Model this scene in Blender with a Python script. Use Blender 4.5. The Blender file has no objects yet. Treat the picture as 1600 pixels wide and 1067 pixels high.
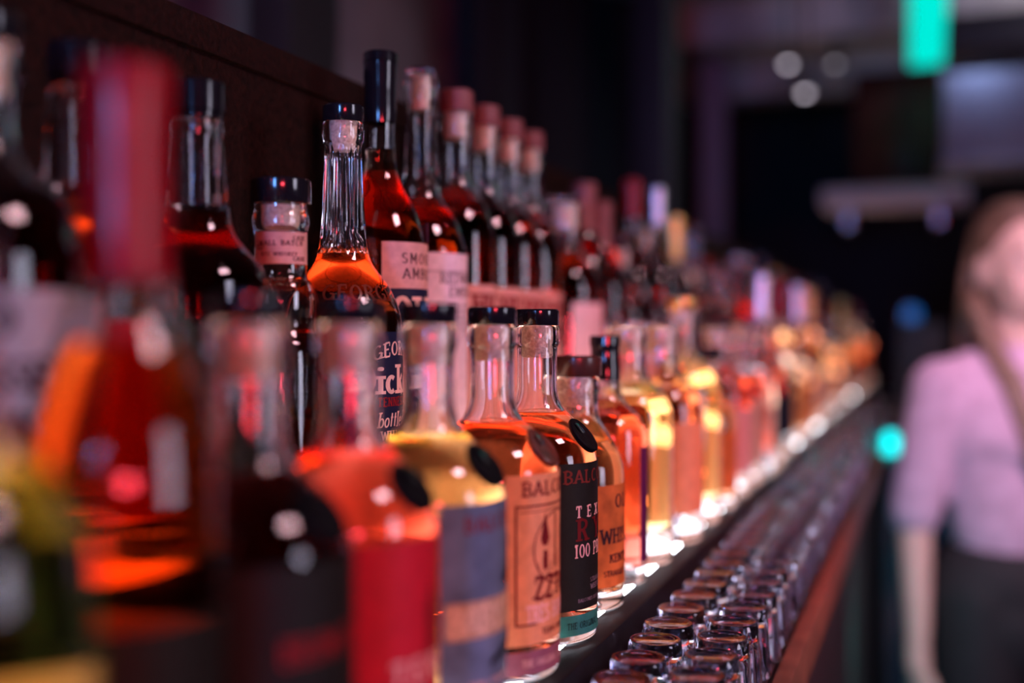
import bpy, bmesh, math, random
from mathutils import Vector, Matrix
R_ = math.radians
random.seed(11)
sc = bpy.context.scene
COL = sc.collection

# ------------------------------------------------------------------ camera
F = 1777.8                     # focal length in pixels of the 1600 px frame (40 mm on 36 mm)
TH = math.atan(650 / F)        # the shelves run along +Y; the camera is turned left of them
CZ = 1.42                      # camera height
HOR = 515.0
cam_d = bpy.data.cameras.new('camera'); cam = bpy.data.objects.new('camera', cam_d); COL.objects.link(cam)
cam_d.lens = 40; cam_d.sensor_width = 36
cam_d.shift_y = -(533.5 - HOR) / 1600
cam_d.clip_start = 0.02; cam_d.clip_end = 60
cam.location = (0, 0, CZ); cam.rotation_euler = (math.pi / 2, 0, TH)
cam_d.dof.use_dof = True; cam_d.dof.focus_distance = 0.775; cam_d.dof.aperture_fstop = 1.75
sc.camera = cam

# ------------------------------------------------------------------ world, colour
w = bpy.data.worlds.new('world'); sc.world = w; w.use_nodes = True
w.node_tree.nodes['Background'].inputs[0].default_value = (0.30, 0.24, 0.42, 1)
w.node_tree.nodes['Background'].inputs[1].default_value = 0.004
sc.view_settings.view_transform = 'Standard'; sc.view_settings.look = 'None'
sc.view_settings.exposure = 0.12; sc.view_settings.gamma = 1.0; sc.view_settings.use_curve_mapping = False
cy = sc.cycles
cy.use_adaptive_sampling = True; cy.adaptive_threshold = 0.03
cy.max_bounces = 15; cy.transmission_bounces = 13; cy.glossy_bounces = 8; cy.diffuse_bounces = 4
cy.transparent_max_bounces = 12; cy.volume_bounces = 0
cy.sample_clamp_indirect = 8.0; cy.blur_glossy = 0.6
cy.caustics_reflective = True; cy.caustics_refractive = True
cy.use_denoising = True

def area(name, loc, target, size, power, col, sy=None, spread=180):
    l = bpy.data.lights.new(name, 'AREA'); l.energy = power; l.color = col
    l.shape = 'RECTANGLE' if sy else 'SQUARE'; l.size = size
    if sy: l.size_y = sy
    l.spread = R_(spread)
    o = bpy.data.objects.new(name, l); COL.objects.link(o); o.location = loc
    o.rotation_euler = (Vector(target) - Vector(loc)).to_track_quat('-Z', 'Y').to_euler()
    return o
# the bar's lamps, plus an added far lamp and ceiling wash: lavender over the service side, blue and red behind the guest
area('pink_ceiling_lamp', (1.15, 0.5, 2.85), (-0.3, 0.85, 1.3), 0.5, 11, (1.0, 0.56, 0.62), spread=100)
area('lavender_wall_light', (3.7, 0.4, 1.65), (-0.25, 0.7, 1.4), 0.9, 4.5, (0.84, 0.78, 1.0), 1.5, spread=60)
area('pink_person_lamp', (0.75, 0.6, 2.75), (0.30, 2.2, 1.50), 0.4, 2.1, (1.0, 0.62, 0.82), spread=28)
area('added_far_lamp', (1.0, 3.2, 2.7), (-0.3, 3.3, 1.2), 0.10, 5, (0.90, 0.82, 1.0), spread=90)  # added small lamp that puts highlights on the far bottles
area('red_spotlight', (0.75, 1.5, 2.55), (-0.13, 1.2, 1.15), 0.035, 1.4, (1.0, 0.05, 0.07), spread=40)
area('blue_wall_lamp', (0.15, -2.5, 1.50), (-0.25, 0.8, 1.4), 0.30, 6, (0.14, 0.36, 1.0), 0.8, spread=60)
area('added_ceiling_wash', (0.75, 4.0, 2.25), (0.65, 4.8, 2.9), 0.3, 5, (1.0, 0.88, 0.90), spread=120)  # added light, only there to brighten the ceiling beams
area('red_wall_lamp', (1.9, -2.2, 1.35), (-0.25, 0.5, 1.3), 0.7, 9, (1.0, 0.05, 0.08), 0.25, spread=80)

# ------------------------------------------------------------------ helpers
def P(x, y, z):
    """point at image column x, row y and depth z metres"""
    s, c = math.sin(TH), math.cos(TH); u = (x - 800) / F
    return Vector((z * (-s + u * c), z * (c + u * s), CZ + z * (HOR - y) / F))

def tag(o, label=None, cat=None, group=None, kind=None):
    if label: o['label'] = label
    if cat: o['category'] = cat
    if group: o['group'] = group
    if kind: o['kind'] = kind
    return o

def empty(name, loc=(0, 0, 0), rz=0):
    o = bpy.data.objects.new(name, None); COL.objects.link(o)
    o.location = loc; o.rotation_euler = (0, 0, rz); o.empty_display_size = 0.02
    return o

def link(name, me, mt=None, parent=None, loc=None):
    o = bpy.data.objects.new(name, me); COL.objects.link(o)
    if mt is not None:
        if not me.materials: me.materials.append(None)
        o.material_slots[0].link = 'OBJECT'; o.material_slots[0].material = mt
    if parent: o.parent = parent
    if loc is not None: o.location = loc
    return o

def mesh_of(bm, name, smooth=40):
    me = bpy.data.meshes.new(name)
    bmesh.ops.recalc_face_normals(bm, faces=bm.faces)
    bm.to_mesh(me); bm.free()
    if smooth:
        me.shade_smooth(); me.set_sharp_from_angle(angle=R_(smooth))
    return me

def box(bm, x0, x1, y0, y1, z0, z1, bev=0.0):
    r = bmesh.ops.create_cube(bm, size=1.0)
    bmesh.ops.transform(bm, verts=r['verts'], matrix=Matrix.Translation(((x0+x1)/2, (y0+y1)/2, (z0+z1)/2)) @ Matrix.Diagonal((x1-x0, y1-y0, z1-z0, 1)))
    if bev:
        es = list({e for v in r['verts'] for e in v.link_edges})
        bmesh.ops.bevel(bm, geom=es, offset=bev, segments=2, affect='EDGES', profile=0.6)

def boxmesh(name, x0, x1, y0, y1, z0, z1, bev=0.0):
    bm = bmesh.new(); box(bm, x0, x1, y0, y1, z0, z1, bev); return mesh_of(bm, name, 30)

def tube(bm, pts, r, seg=10):
    rs = r if isinstance(r, (list, tuple)) else [r] * len(pts)
    rings = []
    for i, p in enumerate(pts):
        p = Vector(p)
        d = (Vector(pts[min(i+1, len(pts)-1)]) - Vector(pts[max(i-1, 0)])).normalized()
        a = d.orthogonal().normalized() if abs(d.z) < 0.95 else Vector((1, 0, 0))
        a = (a - d * a.dot(d)).normalized(); b = d.cross(a)
        rings.append([bm.verts.new(p + (a * math.cos(t) + b * math.sin(t)) * rs[i]) for t in [2*math.pi*k/seg for k in range(seg)]])
    for A, B in zip(rings, rings[1:]):
        for k in range(seg): bm.faces.new((A[k], A[(k+1) % seg], B[(k+1) % seg], B[k]))
    bm.faces.new(rings[0]); bm.faces.new(rings[-1])

def chaikin(p, n=2):
    for _ in range(n):
        q = [p[0]]
        for a, b in zip(p, p[1:]):
            q.append((a[0]*.75+b[0]*.25, a[1]*.75+b[1]*.25)); q.append((a[0]*.25+b[0]*.75, a[1]*.25+b[1]*.75))
        q.append(p[-1]); p = q
    return p

def lathe(bm, prof, seg=40, flute=None):
    rings = []
    for r, z in prof:
        if r < 1e-6: rings.append([bm.verts.new((0, 0, z))]); continue
        ring = []
        for k in range(seg):
            t = 2*math.pi*k/seg; rr = r
            if flute and flute[0] < z < flute[1]: rr = r * (1 - flute[3] * (0.5 + 0.5*math.cos(flute[2]*t)))
            ring.append(bm.verts.new((rr*math.cos(t), rr*math.sin(t), z)))
        rings.append(ring)
    for A, B in zip(rings, rings[1:]):
        if len(A) == 1 and len(B) == 1: continue
        for k in range(seg):
            k2 = (k+1) % seg
            if len(A) == 1: bm.faces.new((A[0], B[k], B[k2]))
            elif len(B) == 1: bm.faces.new((A[k], A[k2], B[0]))
            else: bm.faces.new((A[k], A[k2], B[k2], B[k]))

def lathe_mesh(name, prof, seg=40, flute=None, smooth=40):
    bm = bmesh.new(); lathe(bm, prof, seg, flute); return mesh_of(bm, name, smooth)

# ------------------------------------------------------------------ materials
def new_mat(name):
    m = bpy.data.materials.new(name); m.use_nodes = True
    nt = m.node_tree; nt.nodes.clear()
    out = nt.nodes.new('ShaderNodeOutputMaterial')
    return m, nt, out

def pbr(name, col, rough=0.5, metal=0.0, var=0.25, scale=60, bump=0.0, spec=0.5, coat=0.0, sub=0.0):
    m, nt, out = new_mat(name)
    b = nt.nodes.new('ShaderNodeBsdfPrincipled'); nt.links.new(b.outputs[0], out.inputs[0])
    tc = nt.nodes.new('ShaderNodeTexCoord'); n = nt.nodes.new('ShaderNodeTexNoise')
    n.inputs['Scale'].default_value = scale; n.inputs['Detail'].default_value = 4
    nt.links.new(tc.outputs['Object'], n.inputs['Vector'])
    r = nt.nodes.new('ShaderNodeValToRGB')
    r.color_ramp.elements[0].position = 0.3; r.color_ramp.elements[1].position = 0.7
    r.color_ramp.elements[0].color = (*[c*(1-var) for c in col], 1)
    r.color_ramp.elements[1].color = (*[min(1, c*(1+var)) for c in col], 1)
    nt.links.new(n.outputs['Fac'], r.inputs[0]); nt.links.new(r.outputs[0], b.inputs['Base Color'])
    b.inputs['Roughness'].default_value = rough; b.inputs['Metallic'].default_value = metal
    b.inputs['Specular IOR Level'].default_value = spec; b.inputs['Coat Weight'].default_value = coat
    if sub:
        b.inputs['Subsurface Weight'].default_value = sub; b.inputs['Subsurface Scale'].default_value = 0.01
    if bump:
        bp = nt.nodes.new('ShaderNodeBump'); bp.inputs['Strength'].default_value = bump; bp.inputs['Distance'].default_value = 0.002
        nt.links.new(n.outputs['Fac'], bp.inputs['Height']); nt.links.new(bp.outputs[0], b.inputs['Normal'])
    return m

def glow(name, col, strength):
    m, nt, out = new_mat(name)
    e = nt.nodes.new('ShaderNodeEmission'); e.inputs[0].default_value = (*col, 1); e.inputs[1].default_value = strength
    nt.links.new(e.outputs[0], out.inputs[0]); return m

def lit_acrylic(name, col, strength, rough=0.15):
    """frosted acrylic with LEDs inside: it gives off light and has a glossy skin; slow waviness along its length"""
    m, nt, out = new_mat(name)
    b = nt.nodes.new('ShaderNodeBsdfPrincipled'); b.inputs['Base Color'].default_value = (*[0.5*c for c in col], 1)
    b.inputs['Roughness'].default_value = rough
    b.inputs['Emission Color'].default_value = (*col, 1)
    tc = nt.nodes.new('ShaderNodeTexCoord'); n = nt.nodes.new('ShaderNodeTexNoise'); n.inputs['Scale'].default_value = 9
    nt.links.new(tc.outputs['Object'], n.inputs['Vector'])
    mr = nt.nodes.new('ShaderNodeMapRange'); mr.inputs[1].default_value = 0.3; mr.inputs[2].default_value = 0.7
    mr.inputs[3].default_value = strength*0.75; mr.inputs[4].default_value = strength*1.25
    nt.links.new(n.outputs['Fac'], mr.inputs[0]); nt.links.new(mr.outputs[0], b.inputs['Emission Strength'])
    nt.links.new(b.outputs[0], out.inputs[0]); return m

def glass(name, col=(1, 1, 1), ior=1.5, rough=0.0, absorb=None, density=0):
    m, nt, out = new_mat(name)
    g = nt.nodes.new('ShaderNodeBsdfGlass'); g.inputs['Color'].default_value = (*col, 1)
    g.inputs['IOR'].default_value = ior; g.inputs['Roughness'].default_value = rough
    nt.links.new(g.outputs[0], out.inputs['Surface'])
    if absorb:
        v = nt.nodes.new('ShaderNodeVolumeAbsorption'); v.inputs['Color'].default_value = (*absorb, 1); v.inputs['Density'].default_value = density
        nt.links.new(v.outputs[0], out.inputs['Volume'])
    return m

GL = glass('clear_glass', (0.98, 0.985, 1.0), 1.5)
GL_G = glass('green_glass', (0.75, 0.85, 0.35), 1.5)
SHOT = glass('shot_glass_glass', (0.93, 0.93, 0.97), 1.5)
LQ = {   # whiskies sit inside the glass, so their index is relative to it
 'amber':  glass('amber_whisky', ior=0.91, absorb=(0.99, 0.55, 0.10), density=30),
 'orange': glass('orange_whisky', ior=0.91, absorb=(0.94, 0.48, 0.20), density=40),
 'gold':   glass('golden_whisky', ior=0.91, absorb=(0.99, 0.70, 0.06), density=22),
 'red':    glass('red_brown_whisky', ior=0.91, absorb=(0.96, 0.26, 0.08), density=44),
 'dark':   glass('dark_brown_whisky', ior=0.91, absorb=(0.80, 0.16, 0.05), density=75),
 'umber':  glass('deep_amber_liqueur', ior=0.91, absorb=(0.88, 0.50, 0.08), density=125),
 'copper': glass('copper_whisky', ior=0.91, absorb=(0.95, 0.54, 0.24), density=34),
 'cognac': glass('cognac_brown_whisky', ior=0.91, absorb=(0.93, 0.58, 0.18), density=58),
 'black':  glass('black_brown_whisky', ior=0.91, absorb=(0.45, 0.06, 0.03), density=120),
 'yellow': glass('yellow_liqueur', ior=0.91, absorb=(0.93, 0.74, 0.02), density=30),
 'clear':  glass('clear_spirit', ior=0.91, absorb=(0.95, 0.95, 1.0), density=4),
}
BLACK = pbr('black_plastic', (0.006, 0.006, 0.009), 0.13, var=0.2, scale=200)
BROWN = pbr('dark_brown_plastic', (0.05, 0.018, 0.014), 0.25, var=0.2)
REDCAP = pbr('red_capsule', (0.20, 0.0015, 0.009), 0.25, var=0.1, spec=.3)
PINKCAP = pbr('pinkish_wood_stopper', (0.15, 0.042, 0.045), 0.5, var=0.3)
SILVER = pbr('silver_capsule', (0.7, 0.68, 0.72), 0.3, 0.9, var=0.1)
GOLDC = pbr('gold_capsule', (0.8, 0.5, 0.15), 0.3, 0.9, var=0.1)
BLUEC = pbr('dark_blue_capsule', (0.02, 0.03, 0.12), 0.3, var=0.1)
CLEARCAP = glass('clear_stopper_glass', (0.95, 0.93, 0.97), 1.45, 0.12)
CORK = pbr('cork', (0.90, 0.60, 0.42), 0.75, var=0.35, scale=420, bump=0.3)
MEDAL = pbr('black_medallion_metal', (0.003, 0.003, 0.004), 0.6, 0.0, var=0.3, scale=300, bump=0.2, spec=.06)
MEDAL_C = pbr('copper_medallion_metal', (0.10, 0.025, 0.015), 0.35, 0.3, var=0.4, scale=200)
def paper(name, col, var=0.12, scale=150, rough=0.55, thin=0.35):
    """label paper: diffuse in front, lets some light through from behind"""
    m = pbr(name, col, rough, var=var, scale=scale, spec=.2); nt = m.node_tree
    b = next(n for n in nt.nodes if n.type == 'BSDF_PRINCIPLED'); out = next(n for n in nt.nodes if n.type == 'OUTPUT_MATERIAL')
    tr = nt.nodes.new('ShaderNodeBsdfTranslucent'); mx = nt.nodes.new('ShaderNodeMixShader'); mx.inputs[0].default_value = thin
    src = b.inputs['Base Color'].links[0].from_socket; nt.links.new(src, tr.inputs[0])
    nt.links.new(b.outputs[0], mx.inputs[1]); nt.links.new(tr.outputs[0], mx.inputs[2]); nt.links.new(mx.outputs[0], out.inputs[0])
    return m
L = paper
LAB = {
 'black': L('black_label_paper', (0.012, 0.012, 0.010)), 'tan': L('tan_label_paper', (0.74, 0.34, 0.16)),
 'bluegrey': L('blue_grey_label_paper', (0.13, 0.18, 0.27), 0.4, 40), 'red': L('red_label_paper', (0.50, 0.012, 0.03)),
 'pink': L('pale_label_paper', (0.66, 0.36, 0.32)), 'white': L('white_label_paper', (0.74, 0.60, 0.66)),  # pink of the lamplight is mixed into both paper colours
 'navy': L('navy_label_paper', (0.012, 0.013, 0.045)), 'green': L('green_strip_paper', (0.03, 0.20, 0.16)),
 'mauve': L('mauve_strip_paper', (0.28, 0.10, 0.14)), 'tanband': L('tan_band_paper', (0.50, 0.31, 0.19)),
 'blue': L('blue_label_paper', (0.06, 0.16, 0.30), 0.5, 30), 'purple': L('purple_label_paper', (0.10, 0.012, 0.08)),
 'cream': L('cream_label_paper', (0.55, 0.40, 0.28), 0.3, 60), 'grey': L('grey_label_paper', (0.42, 0.36, 0.38), 0.3, 40),
 'orange': L('orange_label_paper', (0.55, 0.17, 0.04), 0.4, 50),
}
INK = {
 'dark': L('dark_ink', (0.035, 0.012, 0.02)), 'red': L('dark_red_ink', (0.20, 0.008, 0.012)), 'maroon': L('maroon_ink', (0.16, 0.01, 0.012)),
 'pink': L('pale_pink_ink', (0.85, 0.52, 0.46)), 'white': L('white_ink', (0.85, 0.80, 0.80)), 'tan': L('tan_ink', (0.72, 0.50, 0.34)),
 'black': L('black_ink', (0.006, 0.006, 0.008)), 'scarlet': L('scarlet_ink', (0.30, 0.012, 0.018)), 'oxblood': L('oxblood_ink', (0.13, 0.006, 0.008)), 'grey': L('grey_ink', (0.22, 0.17, 0.19)),
 'bronze': L('bronze_ink', (0.17, 0.025, 0.018)), 'navy': L('navy_ink', (0.015, 0.02, 0.07)),
}

# ------------------------------------------------------------------ lettering drawn with strokes (cap height 1)
def A_(cx, cy_, rx, ry, a0, a1): return ('A', cx, cy_, rx, ry, a0, a1)
G = {
 'A': (.8, [(0,0,.4,1), (.8,0,.4,1), (.16,.33,.64,.33)]), 'B': (.68, [(.12,0,.12,1), (.12,1,.38,1), (.12,.52,.4,.52), (.12,0,.4,0), A_(.38,.76,.24,.24,-90,90), A_(.4,.26,.27,.26,-90,90)]),
 'C': (.72, [A_(.42,.5,.36,.5,48,312)]), 'D': (.75, [(.12,0,.12,1), (.12,1,.34,1), (.12,0,.34,0), A_(.34,.5,.37,.5,-90,90)]),
 'E': (.64, [(.12,0,.12,1), (.12,1,.6,1), (.12,.52,.5,.52), (.12,0,.62,0)]), 'F': (.6, [(.12,0,.12,1), (.12,1,.6,1), (.12,.52,.48,.52)]),
 'G': (.78, [A_(.42,.5,.36,.5,50,350), (.74,.0,.74,.42), (.48,.42,.76,.42)]), 'H': (.78, [(.12,0,.12,1), (.66,0,.66,1), (.12,.52,.66,.52)]),
 'I': (.34, [(.17,0,.17,1)]), 'K': (.74, [(.12,0,.12,1), (.14,.45,.62,1), (.3,.6,.68,0)]), 'L': (.6, [(.12,0,.12,1), (.12,0,.58,0)]),
 'M': (.92, [(.12,0,.12,1), (.8,0,.8,1), (.12,1,.46,.25), (.46,.25,.8,1)]), 'N': (.8, [(.12,0,.12,1), (.68,0,.68,1), (.12,1,.68,0)]),
 'O': (.8, [A_(.4,.5,.34,.5,0,360)]), 'P': (.64, [(.12,0,.12,1), (.12,1,.36,1), (.12,.46,.36,.46), A_(.36,.73,.25,.27,-90,90)]),
 'R': (.72, [(.12,0,.12,1), (.12,1,.36,1), (.12,.5,.36,.5), A_(.36,.75,.25,.25,-90,90), (.38,.5,.66,0)]),
 'S': (.62, [A_(.31,.75,.23,.25,30,270), A_(.31,.25,.25,.25,-150,90)]), 'T': (.7, [(.35,0,.35,1), (.04,1,.66,1)]),
 'U': (.76, [(.12,.35,.12,1), (.64,.35,.64,1), A_(.38,.35,.26,.35,180,360)]), 'V': (.76, [(.02,1,.38,0), (.74,1,.38,0)]),
 'W': (1.04, [(.02,1,.28,0), (.52,.9,.28,0), (.52,.9,.78,0), (1.02,1,.78,0)]), 'X': (.74, [(.04,0,.68,1), (.06,1,.7,0)]),
 'Y': (.74, [(.37,0,.37,.48), (.03,1,.37,.48), (.71,1,.37,.48)]), 'Z': (.66, [(.06,1,.6,1), (.6,1,.06,0), (.06,0,.62,0)]),
 '0': (.66, [A_(.33,.5,.26,.5,0,360)]), '1': (.44, [(.24,0,.24,1), (.08,.82,.24,1)]), ' ': (.4, []),
 'i': (.34, [(.17,0,.17,.62), A_(.17,.86,.04,.05,0,360)]), 'c': (.54, [A_(.29,.32,.22,.31,50,310)]), 'k': (.6, [(.12,0,.12,1), (.14,.3,.5,.64), (.26,.4,.54,0)]),
 'e': (.56, [A_(.28,.32,.22,.31,0,310), (.08,.34,.5,.34)]), 'l': (.32, [(.16,0,.16,1)]), 'd': (.6, [(.48,0,.48,1), A_(.27,.31,.21,.31,0,360)]),
 'b': (.6, [(.12,0,.12,1), A_(.33,.31,.21,.31,0,360)]), 'o': (.58, [A_(.29,.32,.22,.31,0,360)]), 't': (.42, [(.18,.05,.18,.92), (.04,.64,.36,.64)]),
 'n': (.62, [(.12,0,.12,.64), A_(.3,.4,.18,.23,0,180), (.48,0,.48,.4)]),
}
def glyph_quads(ch, th, serif):
    quads = []; wd, strokes = G.get(ch, G[' '])
    def seg(x0, y0, x1, y1, t):
        dx, dy = x1-x0, y1-y0; l = math.hypot(dx, dy) or 1; nx, ny = -dy/l*t/2, dx/l*t/2
        n = max(1, int(l/0.16))
        for i in range(n):
            a, b = i/n, (i+1)/n
            quads.append([(x0+dx*a+nx, y0+dy*a+ny), (x0+dx*b+nx, y0+dy*b+ny), (x0+dx*b-nx, y0+dy*b-ny), (x0+dx*a-nx, y0+dy*a-ny)])
    for s in strokes:
        if s[0] == 'A':
            _, cx, c_y, rx, ry, a0, a1 = s; n = max(6, int(abs(a1-a0)/22)); pts = []
            for i in range(n+1):
                t = R_(a0+(a1-a0)*i/n); k = th*(0.55+0.45*abs(math.cos(t)))/2
                pts.append(((cx+(rx+k)*math.cos(t), c_y+(ry+k*.3)*math.sin(t)), (cx+max(0, rx-k)*math.cos(t), c_y+max(0, ry-k*1.5)*math.sin(t))))
            for p, q in zip(pts, pts[1:]): quads.append([p[0], q[0], q[1], p[1]])
        else:
            x0, y0, x1, y1 = s; vert = abs(y1-y0) > abs(x1-x0)
            seg(x0, y0, x1, y1, th if vert else th*(.95 if ch == 'Z' else .6))
            if serif and vert:
                for (x, y) in ((x0, y0), (x1, y1)):
                    if y in (0, 1) or y == .62 or y == .64:
                        yy = y + (serif*.25 if y == 0 else -serif*.25); e = th*1.05
                        if ch in 'VW' and y == 0 or ch == 'A' and y == 1: continue
                        seg(x-e, yy, x+e, yy, serif*.5)
            elif serif and not vert and abs(y1-y0) < 1e-6 and y0 in (0, 1) and ch in 'EFTZLC':
                xe = x1; d = -1 if y0 == 1 else 1
                seg(xe, y0, xe, y0+d*.26, th*.45)
                if ch in 'TZ' and not (ch == 'Z' and y0 == 0): seg(x0, y0, x0, y0+d*.26, th*.45)
    return wd, quads

def letters(bm, text, ac, z, h, rad, width=1.0, space=0.12, th=0.2, serif=0.18, arch=0.0, slant=0.0, off=0.0, proud=0.00055, align='c', flat=False):
    """letters wound round a vertical cylinder (rad may be a function of height)"""
    gl = [glyph_quads(c, th, serif) for c in text]
    tot = sum(g[0] for g in gl)*width + space*(len(gl)-1)
    x = -tot/2 if align == 'c' else 0.0
    for wd, qs in gl:
        for q in qs:
            vs = []
            for (u, v) in q:
                zz = z + h*v; uu = (x + u*width + slant*v)*h + off
                r0 = rad if not callable(rad) else rad(z)
                t = uu/r0
                zz += -arch*(t*t)
                r = (rad(zz) if callable(rad) else rad) + proud
                vs.append(bm.verts.new((r*math.cos(ac+t), r*math.sin(ac+t), zz)))
            try: bm.faces.new(vs)
            except ValueError: pass
        x += wd*width + space

def text_part(parent, lines, rad, mt, name='lettering'):
    bm = bmesh.new()
    for ln in lines: letters(bm, ln[0], R_(ln[1]), ln[2], ln[3], rad, **(ln[4] if len(ln) > 4 else {}))
    me = bpy.data.meshes.new(name); bm.to_mesh(me); bm.free()
    return link(name, me, mt, parent)

def sheet(bm, rad, a0, a1, z0, z1, n=20, t=0.0003, zc=0.0):
    """a paper band wrapped round a cylinder, with thickness"""
    rows = []
    for i in range(n+1):
        a = a0+(a1-a0)*i/n; c, s = math.cos(a), math.sin(a)
        rows.append([bm.verts.new((r*c, r*s, z)) for r, z in ((rad+.00005, z0), (rad+t, z0), (rad+t, z1), (rad+.00005, z1))])
    for A, B in zip(rows, rows[1:]):
        for k in range(4): bm.faces.new((A[k], A[(k+1) % 4], B[(k+1) % 4], B[k]))
    bm.faces.new(rows[0]); bm.faces.new(rows[-1])

_sheets = {}
def label_part(parent, rad, a0, a1, z0, z1, mt, name='label', lab=None, t=0.0003):
    key = (rad, a0, a1, z0, z1, t)
    if key not in _sheets:
        bm = bmesh.new(); sheet(bm, rad, R_(a0), R_(a1), z0, z1, t=t); _sheets[key] = mesh_of(bm, name, 30)
    o = link(name, _sheets[key], mt, parent)
    if lab: o['label'] = lab
    return o

def poly_on(bm, pts, rad, proud, ac=0.0):
    """flat print: polygon given in metres along (width, height) on the cylinder, cut in thin columns"""
    proud += .0002
    vs = [bm.verts.new(((rad+proud)*math.cos(ac+u/rad), (rad+proud)*math.sin(ac+u/rad), v)) for u, v in pts]
    bm.faces.new(vs)

def rect_on(bm, u0, u1, v0, v1, rad, proud, ac=0.0):
    n = max(1, int((u1-u0)/0.003))
    for i in range(n):
        a, b = u0+(u1-u0)*i/n, u0+(u1-u0)*(i+1)/n
        poly_on(bm, [(a, v0), (b, v0), (b, v1), (a, v1)], rad, proud, ac)

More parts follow.
